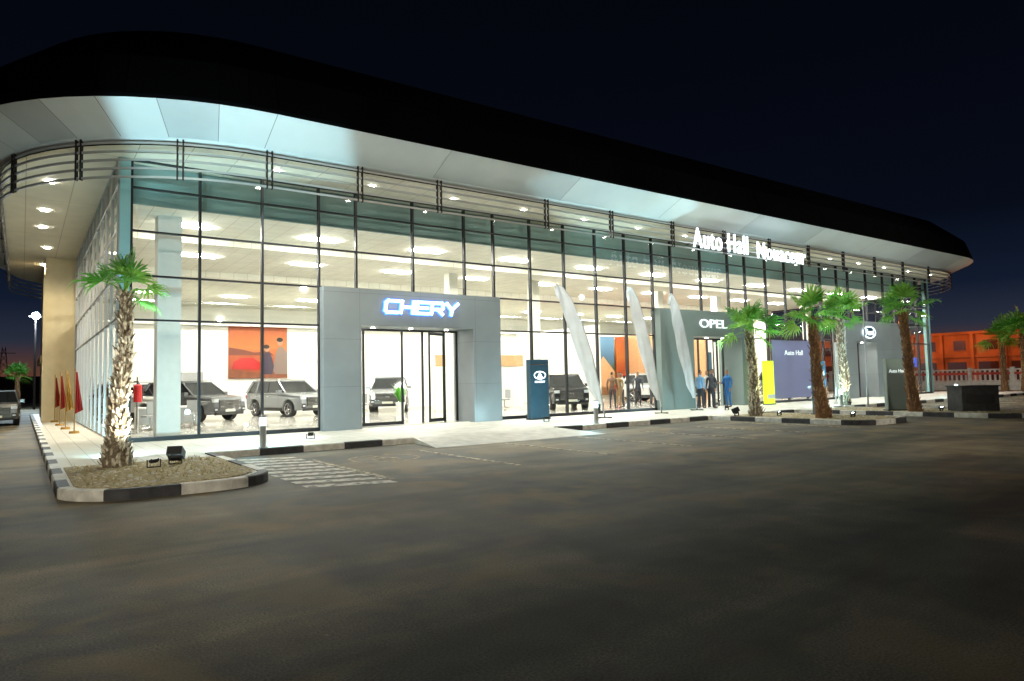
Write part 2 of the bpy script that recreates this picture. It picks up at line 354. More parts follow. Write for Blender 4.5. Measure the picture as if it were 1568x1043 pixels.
for k in range(5):
    z=7.93-k*.225; P=loop(RL-.05,n=20); pin=loop(RL-.11,n=20); n=len(P)
    for i in range(n):
        j=(i+1)%n
        o0,o1,i0,i1=P[i],P[j],pin[i],pin[j]
        lv.face([(*o0,z-.03),(*o1,z-.03),(*o1,z+.03),(*o0,z+.03)],'rail')
        lv.face([(*i0,z-.018),(*i1,z-.018),(*o1,z-.03),(*o0,z-.03)],'hanger')
        lv.face([(*o0,z+.03),(*o1,z+.03),(*i1,z+.018),(*i0,z+.018)],'rail')
        lv.face([(*i1,z-.018),(*i0,z-.018),(*i0,z+.018),(*i1,z+.018)],'rail')
lv.obj('louvre_rails',B)
hg=MB()
for x in (5.45,8.1,10.8,15.2,18.4,21.9,25.3,28.7,32,35.3,38.6,41.9,45.2):
    for dx in(-.07,.07): hg.box(x+dx-.018,x+dx+.018,-2.175,-2.09,6.98,8.05,'hanger')
for cx,cy,a in((5.3,3.8,250),(5.3,3.8,225),(5.3,3.8,200),(47.2,3.8,290),(47.2,3.8,315),(47.2,3.8,340)):
    T=Matrix.Translation((cx,cy,0))@Matrix.Rotation(math.radians(a),4,'Z')
    for dy in(-.07,.07): hg.box(5.89,5.975,dy-.018,dy+.018,6.98,8.05,'hanger',T)
for y in (6,9,12,15,18,21):
    hg.box(-.70,-.60,y-.03,y+.03,6.98,8.05,'hanger')
hg.obj('louvre_hangers',B)
H=[.15,3.45,4.67,5.9,7.1,7.86]
P1=(7.6,14.3);P2=(22.9,29.7);P3=(38.4,45.2)
full=[2.36,4.1,5.85,7.6]; z1=[14.3+1.72*i for i in range(6)]; z2=[29.7+1.74*i for i in range(6)]; z3=[45.2,46.7,48.2,49.7]
fr=MB(); gl=MB()
def vert(x,z0,z1_,w=.032): fr.box(x-w,x+w,-.06,.08,z0,z1_,'frame')
for zone in (full,z1,z2,z3):
    for x in zone: vert(x,.15,7.86)
    a,b=zone[0],zone[-1]
    for z in H: fr.box(a,b,-.045,.06,z-.025,z+.025,'frame')
    fr.box(a,b,-.05,.065,.13,.25,'frame')
    gl.face([(a,0,.15),(b,0,.15),(b,0,7.86),(a,0,7.86)],'glass')
for (a,b) in (P1,P2,P3):
    for x in (a+1.25,a+3.33,a+5.42): vert(x,4.66,7.86)
    for z in H[2:]: fr.box(a,b,-.045,.06,z-.025,z+.025,'frame')
    gl.face([(a,0,4.66),(b,0,4.66),(b,0,7.86),(a,0,7.86)],'glass')
for i in range(12):
    y=i*1.6; fr.box(2.02,2.10,y-.03,y+.03,.15,7.86,'pole')
for z in H: fr.box(2.03,2.09,0,17.6,z-.03,z+.03,'pole')
gl.face([(2.06,17.6,.15),(2.06,.05,.15),(2.06,.05,7.86),(2.06,17.6,7.86)],'glass')
for i in range(8):
    y=i*1.7; fr.box(49.66,49.78,y-.035,y+.035,.15,7.86,'frame')
for z in H: fr.box(49.68,49.76,0,12,z-.03,z+.03,'frame')
gl.face([(49.72,.1,.15),(49.72,12,.15),(49.72,12,7.86),(49.72,.1,7.86)],'glass')
fr.obj('curtain_wall_frames',B); gl.obj('curtain_wall_glass',B)
cl=MB()
cl.box(2.07,2.33,-.07,.3,.13,7.87,'teal')
cl.box(49.78,49.95,-.07,.3,.13,7.87,'teal')
cl.box(.85,2.14,17.7,27,.0,7.87,'cream'); cl.box(.75,.86,17.6,18.2,.0,7.0,'cream')
cl.box(.7,.84,19,26.5,3.0,3.3,'cream')
cl.box(2.15,49.7,26.5,27,.0,7.87,'cream'); cl.box(49.5,49.9,12.1,27,0,7.87,'cream')
cl.obj('outer_walls',B)
it=MB()
it.box(2.06,49.75,-.03,26.5,.0,.15,'floor')
it.face([(2.1,.5,6.78),(49.6,.5,6.78),(49.6,26.4,6.78),(2.1,26.4,6.78)],'ceil')
it.box(2.4,49.6,.42,.5,6.75,7.86,'bulk')
it.box(2.2,2.3,.4,17.6,6.75,7.86,'bulk')
it.box(2.2,49.4,16,16.2,.15,4.7,'wallin')
it.box(2.2,49.4,15.7,26.3,4.7,4.8,'wallin')
it.face([(2.2,26.3,.15),(49.4,26.3,.15),(49.4,26.3,6.78),(2.2,26.3,6.78)],'wallin')
it.face([(2.3,17.6,.15),(2.3,26.3,.15),(2.3,26.3,6.78),(2.3,17.6,6.78)],'wallin')
it.face([(49.4,12,.15),(49.4,26.3,.15),(49.4,26.3,6.78),(49.4,12,6.78)],'wallin')
it.box(3.25,3.9,1.6,2.2,.15,6.78,'white')
for x in (16.5,21.5,31,36.5,47): it.box(x,x+.45,7,7.45,.15,6.78,'wallin')
it.box(26.9,27.1,8,16,.15,4.7,'wallin'); it.box(36.4,36.6,8,16,.15,4.7,'tan')
it.box(29,36.3,15.9,15.99,.4,4.5,'tan'); it.box(27.5,28.8,15.9,15.99,.4,4.5,'greyin')
it.box(17.3,22.9,9.9,10.1,.15,3.0,'wallin'); it.box(17.3,22.9,9.85,9.9,2.4,3.0,'tan')
it.box(18.2,19.6,9.83,9.86,.5,2.2,'greyin'); it.box(19.9,21.2,9.83,9.86,.9,2.2,'steelin')
it.box(6.0,7.4,15.93,15.99,.15,2.35,'greyin'); it.box(12.6,15.0,15.93,15.99,2.9,3.9,'white')
it.box(39,46,11.9,12.1,.15,4.7,'wallin'); it.box(40,42,11.85,11.9,1.2,3.4,'navy')
for y in (4.2,11.7): it.box(2.3,49.4,y-.15,y+.15,6.5,6.775,'ceil')
it.box(2.3,49,15.6,15.72,4.8,5.8,'glass2')
it.box(2.3,49,15.55,15.75,5.78,5.84,'chrome')
it.obj('showroom_interior',B)
ll=MB()
for i in range(11):
    for j,y in enumerate((2.6,7.8,13.2,20)):
        x=4.3+i*4.3+(j%2)*1.3
        if x>48.3: continue
        ll.box(x-.62,x+.62,y-.2,y+.2,6.735,6.77,'lamp')
ll.obj('ceiling_lights',B)
dl=MB()
for (x,y) in ((.55,7.5),(.55,10.5),(.8,15),(.8,20),(.6,3.5)):
    dl.cyl((x,y,7.87),(x,y,7.84),.13,.13,14,'dl')
    lamp('SPOT','soffit_downlight_lamp',(x,y,7.8),480,(1,.85,.58),B,(x,y,0),140,.6,.1)
for i,x in enumerate(range(6,49,3)):
    dl.cyl((x,-1.0,7.87),(x,-1.0,7.84),.08,.08,12,'dl')
    if i%2==0: lamp('SPOT','soffit_downlight_lamp',(x,-1.0,7.8),1100,(.95,1,.93),B,(x,-2.4,0),120,.7,.1)
dl.obj('soffit_downlights',B)
def portal(a,b,o0,o1,m,name):
    E=empty(name); E.parent=B; p=MB()
    p.box(a,o0,-.4,.12,.13,4.65,m); p.box(o1,b,-.4,.12,.13,4.65,m); p.box(o0,o1,-.4,.12,3.45,4.65,m)
    p.box(o0-.02,o0,.121,1.0,.15,3.45,m); p.box(o1,o1+.02,.121,1.0,.15,3.45,m); p.box(o0,o1,.121,1.0,3.45,3.48,m)
    p.box(a+.05,b-.05,.13,.2,3.5,4.6,'greyin')
    for k in range(3):
        x=o0+(o1-o0)*(k+.5)/3; p.cyl((x,.3,3.45),(x,.3,3.435),.06,.06,12,'dl')
    p.obj('surround',E)
    lamp('SPOT','portal_fill_lamp',((o0+o1)/2,.3,3.4),200,(1,.97,.88),E,((o0+o1)/2,-.6,0),150,.6,.15)  # lamp and its fixtures are added to brighten people at the doors
    d=MB(); w=o1-o0; yd=.75
    for x in (o0+.04,o0+.13*w,o0+.47*w,o0+.66*w,o0+.87*w,o1-.04): d.box(x-.03,x+.03,yd-.04,yd+.04,.15,3.45,'frame')
    d.box(o0,o1,yd-.035,yd+.035,3.38,3.45,'frame'); d.box(o0,o0+.47*w,yd-.035,yd+.035,.15,.25,'frame')
    d.face([(o0,yd,.15),(o0+.47*w,yd,.15),(o0+.47*w,yd,3.4),(o0,yd,3.4)],'glass2')
    d.face([(o0+.66*w,yd,.15),(o1,yd,.15),(o1,yd,3.4),(o0+.66*w,yd,3.4)],'glass2')
    T=Matrix.Translation((o0+.86*w,yd-.06,0))@Matrix.Rotation(math.radians(205),4,'Z')
    for u0,u1,zz0,zz1 in ((0,.06,.18,3.35),(.86,.92,.18,3.35),(.06,.86,.18,.30),(.06,.86,3.25,3.35)): d.box(u0,u1,-.025,.025,zz0,zz1,'frame',T)
    d.mesh([(.06,0,.3),(.86,0,.3),(.86,0,3.25),(.06,0,3.25)],[(0,1,2,3)],'glass2',T); d.cyl((.8,-.07,.9),(.8,-.07,1.5),.012,.012,8,'chrome',T)
    d.obj('doors',E); return E
E1=portal(*P1,8.85,13.1,'portal','entrance_portal')
E2=portal(*P2,25.1,28.7,'portal2','entrance_portal')
E3=portal(*P3,39.6,41.9,'portal','entrance_portal')
GL={'C':[[(1,1),(.16,1),(0,.84),(0,.16),(.16,0),(1,0)]],'H':[[(0,0),(0,1)],[(1,0),(1,1)],[(0,.5),(1,.5)]],
 'E':[[(1,1),(0,1),(0,0),(1,0)],[(0.0,.5),(.92,.5)]],
 'R':[[(0,0),(0,1),(.86,1),(1,.86),(1,.56),(.86,.42),(.02,.42)],[(.55,.42),(1,0)]],'Y':[[(0,1),(.5,.42),(1,1)],[(.5,.42),(.5,0)]]}
def strokes(name,word,parent,x0,x1,zc,h,y,dep,t,m):
    mb=MB(); n=len(word); gap=.32; lw=(x1-x0)/(n+(n-1)*gap); k=0
    for i,ch in enumerate(word):
        ox=x0+i*lw*(1+gap)
        for pl in GL[ch]:
            P=[V((ox+u*lw+.14*h*(v-.5),zc-h/2+v*h)) for u,v in pl]
            for a,b in zip(P[:-1],P[1:]):
                d=(b-a).normalized(); nn=V((-d.y,d.x))*t/2; a_=a-d*t*.45; b_=b+d*t*.45; k+=1; yy=y-.0008*(k%4)
                q=[a_-nn,b_-nn,b_+nn,a_+nn]
                mb.mesh([(p.x,yy,p.y) for p in q]+[(p.x,yy-dep,p.y) for p in q],[(0,3,2,1),(4,5,6,7),(0,1,5,4),(1,2,6,5),(2,3,7,6),(3,0,4,7)],m)
    return mb.obj(name,parent)
strokes('letters','CHERY',E1,9.66,12.38,4.1,.38,-.50,.05,.085,'sign')
strokes('halo_letters','CHERY',E1,9.66,12.38,4.1,.38,-.43,.03,.15,'halo')
text('letters','OPEL',E2,25.5,27.5,4.05,.40,-.46,'signw',.06)
ov=MB()
ov.mesh([(41+.75*math.cos(t*math.pi/12),-.46,4.0+.36*math.sin(t*math.pi/12)) for t in range(24)],[tuple(range(24))],'sign2')
ov.mesh([(41+.68*math.cos(t*math.pi/12),-.475,4.0+.30*math.sin(t*math.pi/12)) for t in range(24)],[tuple(range(24))],'navy')
ov.obj('oval_badge',E3); text('badge_letters','Ford',E3,40.55,41.45,4.0,.34,-.49,'sign2',.02)
SG=empty('roof_letter_sign')
text('letters_left','Auto Hall',SG,22.75,26.5,7.42,.84,-2.50,'sign2',.05,offset=.006,sp=1.12)
text('letters_right','Nouaceur',SG,27.2,31.1,7.30,.74,-2.50,'sign2',.05,offset=.006,sp=1.12)
r=MB()
for z in (7.12,7.6): r.box(22.6,31.1,-2.40,-2.36,z,z+.04,'hanger')
for x in (22.7,24.5,26.5,28.6,30.9): r.box(x,x+.04,-2.38,-2.15,7.12,7.16,'hanger')
r.obj('sign_rails',SG)
fl=MB(); fl.box(31.6,35.5,-.10,-.09,.35,3.4,'frost'); fl.obj('window_film',B)
text('film_letters','Auto Hall',B,32.7,34.4,2.75,.26,-.12,'signw',.01)
PO=empty('wall_poster'); p=MB()
def sky_poster(name,cols):
    m=bpy.data.materials.new(name); n,l,b=nt(m); tc=n.new('ShaderNodeTexCoord'); s=n.new('ShaderNodeSeparateXYZ'); r=n.new('ShaderNodeValToRGB')
    nz=n.new('ShaderNodeTexNoise'); nz.inputs['Scale'].default_value=4; nz.inputs['Detail'].default_value=5; l.new(tc.outputs['Generated'],nz.inputs['Vector'])
    l.new(tc.outputs['Generated'],s.inputs[0]); ad=n.new('ShaderNodeMath'); ad.operation='MULTIPLY_ADD'; ad.inputs[1].default_value=.35; l.new(nz.outputs['Fac'],ad.inputs[0]); l.new(s.outputs['Z'],ad.inputs[2])
    sb=n.new('ShaderNodeMath'); sb.operation='SUBTRACT'; sb.inputs[1].default_value=.175; l.new(ad.outputs[0],sb.inputs[0]); l.new(sb.outputs[0],r.inputs[0]); e=r.color_ramp.elements
    e[0].color=(*cols[0][1],1); e[0].position=cols[0][0]; e[1].color=(*cols[-1][1],1); e[1].position=cols[-1][0]
    for c in cols[1:-1]:
        q=e.new(c[0]); q.color=(*c[1],1)
    l.new(r.outputs[0],b.inputs['Base Color']); b.inputs['Roughness'].default_value=.5; return m
pm1=sky_poster('desert_poster',[(0,(.22,.035,.010)),(.4,(.32,.06,.013)),(.6,(.38,.12,.025)),(1,(.27,.05,.010))])
p.box(8.6,11.6,15.93,15.98,2.0,4.7,pm1); p.obj('print_panel',PO)
q=MB(); y=15.92
q.face([(8.6,y,3.2),(8.6,y,3.6),(9.3,y,3.5),(9.9,y,3.35),(10.6,y,3.45),(10.9,y,3.2)],mat('poster_hill',(.13,.03,.015)))
y=15.915
q.face([(8.75,y,2.5),(8.85,y,2.85),(9.2,y,3.05),(9.8,y,3.08),(10.2,y,2.8),(10.3,y,2.45)],'cred')
q.face([(8.6,y,2.0),(11.6,y,2.0),(11.6,y,2.35),(9.9,y,2.3),(8.6,y,2.5)],mat('poster_sand',(.16,.045,.015),var=.4,scale=3))
y=15.91
q.face([(10.2,y,2.7),(10.32,y,3.15),(10.45,y,3.36),(10.65,y,3.36),(10.8,y,3.05),(10.9,y,2.6),(10.8,y,2.2),(10.3,y,2.2)],mat('poster_shirt',(.03,.02,.04)))
q.face([(10.85,y,2.4),(10.95,y,3.2),(11.1,y,3.62),(11.35,y,3.68),(11.6,y,3.3),(11.6,y,2.2),(10.95,y,2.2)],mat('poster_shirt2',(.17,.12,.10)))
for c,rr in(((10.52,3.55),.17),((11.22,3.9),.19)): q.face([(c[0]+rr*.8*math.cos(t*.5236),y-.003,c[1]+rr*math.sin(t*.5236)) for t in range(12)],'skin')
for c,rr in(((10.50,3.66),.16),((11.2,4.04),.17)): q.face([(c[0]+rr*math.cos(t*.5236),y-.006,c[1]+rr*.7*math.sin(t*.5236)) for t in range(12)],'hair')
q.obj('print_figures',PO)
PO2=empty('wall_poster'); p=MB()
pm2=sky_poster('mountain_poster',[(0,(.20,.045,.015)),(.35,(.04,.08,.03)),(.6,(.05,.13,.22)),(1,(.08,.20,.32))])
p.box(32.0,34.9,14.9,14.95,1.0,4.6,pm2); p.box(35.1,37.8,14.9,14.95,1.0,4.6,pm1)
p.face([(32,14.89,1.0),(34.9,14.89,1.0),(34.9,14.89,2.1),(33.8,14.89,3.2),(33.1,14.89,2.4),(32,14.89,2.9)],'tan')
p.obj('print_panel',PO2)
# ------------------------------------------------------------------ cars
def car(name,loc,rz,body,sc=1.0):
    E=empty(name,loc,rz); E.scale=(sc,sc,sc)
    W=.92
    def archp(cx,r=.43):
        return [(cx+r*math.cos(math.radians(a)),.36+r*math.sin(math.radians(a))) for a in (165,140,115,90,65,40,15)]
    bottom=[(-2.25,.42)]+[(-2.18,.30)]+[(-1.82,.28)]+archp(-1.38)+[(-.94,.26),(.94,.26)]+archp(1.38)+[(1.82,.28),(2.2,.30),(2.30,.42)]
    top=[(2.33,.62),(2.30,.90),(2.15,1.02),(1.15,1.10),(.95,1.12),(-1.9,1.13),(-2.22,1.08),(-2.30,.85),(-2.30,.6)]
    P=bottom+top; n=len(P); b=MB()
    def wf(x): return W-(.10 if abs(x)>2.1 else (.03 if abs(x)>1.7 else 0))
    vs=[(x,-wf(x),z) for x,z in P]+[(x,wf(x),z) for x,z in P]
    fs=[tuple(range(n)),tuple(range(2*n-1,n-1,-1))]+[(i,n+i,n+(i+1)%n,(i+1)%n) for i in range(n)]
    b.mesh(vs,fs,body); b.obj('body',E,bevel=.07)
    gh=MB()
    xb0,xb1,xt0,xt1,wt=1.12,-2.12,.36,-1.78,.70; zb,zt=1.09,1.62
    vs=[(xb0,-W+.06,zb),(xb1,-W+.06,zb),(xb1,W-.06,zb),(xb0,W-.06,zb),(xt0,-wt,zt),(xt1,-wt,zt),(xt1,wt,zt),(xt0,wt,zt)]
    gh.mesh(vs,[(0,1,5,4),(1,2,6,5),(2,3,7,6),(3,0,4,7),(4,5,6,7)],'cglass'); gh.obj('windows',E)
    rf=MB(); rf.box(-1.82,.36,-.73,.73,1.61,1.68,body)
    for s in(-1,1):
        rf.tube([(1.14,s*(W-.06),1.09),(.36,s*(wt+.01),1.62)],.035,6,body); rf.tube([(-2.13,s*(W-.06),1.09),(-1.79,s*(wt+.01),1.62)],.07,6,body)
        rf.tube([(-.35,s*(W-.05),1.09),(-.45,s*(wt+.01),1.62)],.035,6,'black'); rf.tube([(-1.3,s*(W-.05),1.09),(-1.25,s*(wt+.01),1.62)],.05,6,body)
        rf.tube([(-1.6,s*.66,1.72),(.1,s*.66,1.72)],.018,6,'chrome')
        rf.box(.72,.92,s*1.0-.10,s*1.0+.10,1.08,1.23,body)
        rf.box(-.95,.95,s*(W+.005)-.012,s*(W+.005)+.012,.27,.42,'black')
        rf.box(-1.9,1.1,s*(W-.02)-.004,s*(W-.02)+.024,1.075,1.09,'chrome')
        for x in(-.4,.62): rf.box(x-.004,x+.004,s*(W+.001)-.004,s*(W+.001)+.004,.45,1.05,'black')
        for x in(-.2,-1.15): rf.box(x-.09,x+.09,s*(W+.015)-.012,s*(W+.015)+.012,.92,.945,'chrome')
    rf.obj('roof_and_pillars',E,bevel=.02)
    fx=MB()
    fx.box(2.27,2.345,-.56,.56,.48,.88,'black')
    for k in range(6): fx.box(2.34,2.352,-.52,.52,.51+k*.062,.525+k*.062,'chrome')
    for s in(-1,1):
        fx.box(2.14,2.33,s*.70-.12,s*.70+.12,.80,.93,'hl'); fx.box(2.22,2.335,s*.70-.10,s*.70+.10,.42,.60,'black'); fx.box(-2.33,-2.15,s*.68-.14,s*.68+.14,.82,1.02,'tl'); fx.box(2.33,2.345,s*.70-.06,s*.70+.06,.47,.53,'hl')
    fx.box(2.34,2.36,-.25,.25,.40,.50,'plate'); fx.box(-2.325,-2.31,-.25,.25,.6,.72,'plate'); fx.box(2.2,2.34,-.7,.7,.27,.38,'black'); fx.box(2.35,2.36,-.10,.10,.68,.76,'chrome')
    fx.obj('front_and_rear_trim',E,bevel=.01)
    wh=MB()
    for x in(-1.38,1.38):
        for s in(-1,1):
            wh.cyl((x,s*.66,.36),(x,s*.90,.36),.36,.36,24,'tyre'); wh.cyl((x,s*.90,.36),(x,s*.905,.36),.25,.25,20,'black')
            for k in range(5):
                t=k*1.2566; wh.tube([(x,s*.91,.36),(x+.23*math.cos(t),s*.91,.36+.23*math.sin(t))],.035,5,'rim')
            wh.tube([(x+.25*math.cos(t*.314),s*.91,.36+.25*math.sin(t*.314)) for t in range(21)],.018,5,'rim')
            wh.box(x-.45,x+.45,s*.60-.02,s*.60+.02,.3,.8,'black')
    wh.obj('wheels',E)
    return E
car('showroom_car',(6.0,11.2,.15),A(-62),'cgrey',1.0); car('showroom_car',(4.3,13.4,.15),A(-60),'cwhite',1)
car('showroom_car',(10.35,11.9,.15),A(-74),'silver',1.0); car('showroom_car',(16.0,12.6,.15),A(-118),'silver',1.05)
car('showroom_car',(21.9,5.2,.15),A(-120),'cdark',1.0); car('showroom_car',(31.5,7.5,.15),A(-70),'cwhite',1); car('showroom_car',(42.5,6,.15),A(-110),'cgrey',1); car('showroom_car',(34.5,11,.15),A(-60),'cred',1)
car('parked_car',(-.95,20.5,0),A(-90),'silver',.98); car('parked_car',(-3.9,30,0),A(-90),'cwhite',.98)
# ------------------------------------------------------------------ furniture inside
E=empty('reception_desk',(4.3,6.6,.15),0); d=MB(); d.box(-1.0,1.0,-.35,.35,.70,.76,'white'); d.box(-1,-.94,-.33,.33,0,.7,'white'); d.box(.94,1,-.33,.33,0,.7,'white'); d.box(-.94,.94,-.33,-.29,.15,.7,'greyin'); d.box(-.1,.4,-.05,-.02,.85,1.2,'black'); d.box(.1,.2,-.05,.05,.76,.9,'black'); d.obj('desk_parts',E,bevel=.01)
def chair(loc,rz,m='white'):
    E=empty('office_chair',loc,rz); c=MB(); c.box(-.22,.22,-.22,.22,.44,.5,m); c.box(-.22,.22,.2,.25,.55,.98,m); c.cyl((0,0,.08),(0,0,.44),.025,.025,8,'chrome')
    for k in range(5): t=k*1.2566; c.tube([(0,0,.1),(.27*math.cos(t),.27*math.sin(t),.04)],.02,5,'chrome')
    c.tube([(0,.22,.44),(0,.26,.6)],.02,5,'chrome'); c.obj('chair_parts',E,bevel=.02)
chair((3.6,5.4,.15),.3+math.pi,'greyin');chair((5.0,5.5,.15),-.2+math.pi,'greyin');chair((12.9,9,.15),2.8,'greyin')
def table(loc):
    E=empty('meeting_table',loc); c=MB(); c.cyl((0,0,.70),(0,0,.74),.45,.45,24,'white'); c.cyl((0,0,.02),(0,0,.70),.035,.035,10,'chrome'); c.cyl((0,0,0),(0,0,.02),.25,.25,18,'chrome'); c.obj('table_parts',E)
table((19.5,7.6,.15)); chair((18.8,7.3,.15),1.3,'greyin'); chair((20.2,7.9,.15),-1.6,'greyin')
table((33.5,4.6,.15)); chair((32.8,4.3,.15),1.3,'greyin'); chair((34.3,4.7,.15),-1.6,'greyin')
def ext(loc):
    E=empty('fire_extinguisher_stand',loc); c=MB(); c.cyl((0,0,1.0),(0,0,1.5),.12,.12,12,'red'); c.ball((0,0,1.5),.12,'red',12,(1,1,.6)); c.cyl((0,0,1.55),(0,0,1.65),.03,.02,8,'black'); c.box(-.12,.02,-.02,.02,1.63,1.67,'black'); c.tube([(.03,0,1.6),(.16,0,1.45),(.13,0,1.1)],.012,5,'black'); c.cyl((0,.14,0),(0,.14,1.8),.02,.02,8,'chrome'); c.box(-.15,.15,-.03,.27,0,.03,'chrome'); c.obj('extinguisher_parts',E)
ext((17.2,1.6,.15)); ext((3.0,3.6,.15))
E=empty('potted_plant',(15.0,9.3,.15)); c=MB(); c.cyl((0,0,0),(0,0,.5),.17,.24,14,'white')
for k in range(60):
    t=random.uniform(0,6.28); L=random.uniform(.4,1.0); r=random.uniform(.15,.5); p0=V((0,0,.5)); p1=V((r*.5*math.cos(t),r*.5*math.sin(t),.5+L*.7)); p2=V((r*math.cos(t),r*math.sin(t),.5+L)); s=V((-math.sin(t),math.cos(t),0))*.05
    c.face([p0,p1+s,p2,p1-s],'leaf')
c.obj('plant_parts',E)
# ------------------------------------------------------------------ palms
def palm(loc,h,rb,rt,lean,crown,nl,dark=False,name='palm_tree',boots=260,seed=1,bs=1.0,els=(80,64,50,36,22,6,-14)):
    rnd=random.Random(seed); E=empty(name,loc)
    tb=MB(); pts=[];rs=[]
    n=14
    for i in range(n+1):
        f=i/n; pts.append((lean[0]*f+.03*math.sin(f*7+seed),lean[1]*f,h*f)); rs.append(rt+(rb-rt)*(1-f)**1.3*.7+rb*.35*math.exp(-f*9)+.012*math.sin(i*2.3))
    bk,bt=('barkd','bark2d') if dark else ('bark','bark2')
    tb.tube(pts,rs,14,bk,cap=True)
    def at(f):
        k=min(int(f*n),n-1); u=f*n-k; return V(pts[k]).lerp(V(pts[k+1]),u), rs[k]*(1-u)+rs[k+1]*u
    for k in range(boots):
        f=(k+.5)/boots; a=k*2.39996+rnd.uniform(-.3,.3); c,r=at(min(f,.999)); o=V((math.cos(a),math.sin(a),0)); s=V((-math.sin(a),math.cos(a),0))
        L=rnd.uniform(.06,.17)*bs; w=rnd.uniform(.02,.05); out=rnd.uniform(.02,.075)*bs
        if rnd.random()<.15: out*=2.1; L*=1.1
        tl=V((rnd.uniform(-.3,.3),rnd.uniform(-.3,.3),0))*L
        p=c+o*(r*.92); q=p+o*out+V((0,0,L))+tl; ww=s*w
        tb.mesh([p-ww,p+ww,q+ww*.45,q-ww*.45,p+o*.03-V((0,0,.02)),q+o*.015],[(0,1,2,3),(0,4,5,3),(4,1,2,5),(3,2,5),(0,1,4)],bt if rnd.random()<.65 else bk)
    tb.obj('trunk',E)
    lf=MB(); top=V(pts[-1])
    for k in range(nl):
        a=k*2.39996+rnd.uniform(-.4,.4); el=math.radians(els[k%len(els)])+rnd.uniform(-.15,.15)
        R=crown*rnd.uniform(.7,1.15); d=V((math.cos(a)*math.cos(el),math.sin(a)*math.cos(el),math.sin(el)))
        pl=R*.52; p1=top+d*pl*.5; dd=(d+V((0,0,-.22))).normalized(); p2=top+d*pl*.5+dd*pl*.5
        mk='leafd' if (el<math.radians(-30)) else ('leaf' if rnd.random()<.6 else 'leaf2')
        lf.tube([top-V((0,0,.08)),p1,p2],[.018,.013,.009],4,'leaf2')
        side=dd.cross(V((0,0,1)))
        if side.length<.1: side=V((-math.sin(a),math.cos(a),0))
        side.normalize(); up=side.cross(dd).normalized()
        tw=rnd.uniform(-.6,.6); side,up=(side*math.cos(tw)+up*math.sin(tw)),(up*math.cos(tw)-side*math.sin(tw))
        nb=17; fr_=R*.60
        for j in range(nb):
            t=math.radians(-92+184*j/(nb-1)); u=dd*math.cos(t)+side*math.sin(t)
            L=fr_*(.75+.30*math.cos(t*.7))*rnd.uniform(.8,1.1); pv=dd*(-math.sin(t))+side*math.cos(t)
            wd=L*.068; m1=p2+u*L*.45+up*(.06*L*math.cos(j*3.14)); m2=p2+u*L*.80-V((0,0,.06*L)); e=p2+u*L*rnd.uniform(.95,1.08)-V((0,0,.24*L*rnd.uniform(.3,1.7)))
            fold=up*wd*.35
            lf.mesh([p2,m1-pv*wd,m1+fold,m1+pv*wd,m2-pv*wd*.45,m2+pv*wd*.45,e],[(0,1,2),(0,2,3),(1,4,2),(2,4,5),(2,5,3),(4,6,5)],mk)
    lf.obj('crown',E); return E
palm((1.45,-6.4,.14),3.25,.22,.085,(.12,.05),.84,11,seed=3,boots=560,bs=.8,els=(82,38,62,24,50,12,72,30,-4))
palm((20.95,-6.4,.14),3.0,.20,.11,(-.15,0),1.12,16,seed=5,boots=320)
palm((21.2,-8.75,.14),3.25,.22,.12,(-.28,.1),1.0,15,True,seed=8)
palm((31.0,-4.2,.14),4.0,.20,.13,(-.15,0),1.3,17,seed=11,boots=320)
palm((26.1,-9.4,.14),3.6,.20,.12,(-.35,.1),1.05,15,True,seed=15)
palm((57,-1.8,0),3.9,.22,.14,(-.1,0),1.6,18,True,seed=21); palm((55.8,-3.4,0),4.1,.22,.14,(.1,0),1.7,18,True,seed=24)
palm((-.3,60,0),3.0,.2,.14,(0,0),1.4,16,True,seed=31)
# ------------------------------------------------------------------ feather flags
def feather(loc,lean,h,d=(.93,-.37)):
    E=empty('feather_flag',loc); D=V((d[0],d[1],0)).normalized(); Nn=V((-D.y,D.x,0))
    R=[(0,0),(-.06,.5),(-.15,1.0),(-.42,2.3),(-.80,3.5),(-1.18,4.35),(-1.5,4.75),(-1.72,4.85)]
    Lf=[None,(-.22,.50),(-.62,1.05),(-1.02,2.4),(-1.42,3.55),(-1.70,4.3),(-1.80,4.65),(-1.80,4.8)]
    def W(p): return D*(p[0]*lean)+V((0,0,p[1]*h/4.85))
    c=MB(); c.tube([W(p) for p in R],[.028,.026,.024,.02,.016,.012,.01,.008],6,'pole')
    c.box(-.35,.35,-.03,.03,0,.03,'black');c.box(-.03,.03,-.35,.35,0,.03,'black'); c.cyl((0,0,0),(0,0,.25),.03,.03,8,'black'); c.obj('pole_and_base',E)
    s=MB(); cols=12
    def interp(A_,t):
        k=min(int(t*(len(A_)-1)),len(A_)-2); u=t*(len(A_)-1)-k; return (A_[k][0]*(1-u)+A_[k+1][0]*u, A_[k][1]*(1-u)+A_[k+1][1]*u)
    RR=R[1:];LL=Lf[1:]; nr=48; vs=[];f1=[]
    for i in range(nr+1):
        t=i/nr; a=interp(RR,t); b=interp(LL,t); wid=(b[0]-a[0])
        for j in range(cols+1):
            u=j/cols; p=D*(a[0]*lean+wid*u*(.65+.35*lean))+V((0,0,(a[1]*(1-u)+b[1]*u)*h/4.85))+Nn*(.06*math.sin(u*9+t*14)*u+.035*math.sin(t*31+u*4)*u)
            vs.append(p)
    for i in range(nr):
        for j in range(cols):
            k=i*(cols+1)+j; f1.append((k,k+1,k+cols+2,k+cols+1))
    s.mesh(vs,f1,'cloth')
    s.obj('sail',E,smooth=True)
feather((17.5,-2.4,.13),1.0,4.95); feather((21.0,-2.0,.13),.72,5.15); feather((23.8,-1.5,.13),.60,5.1)
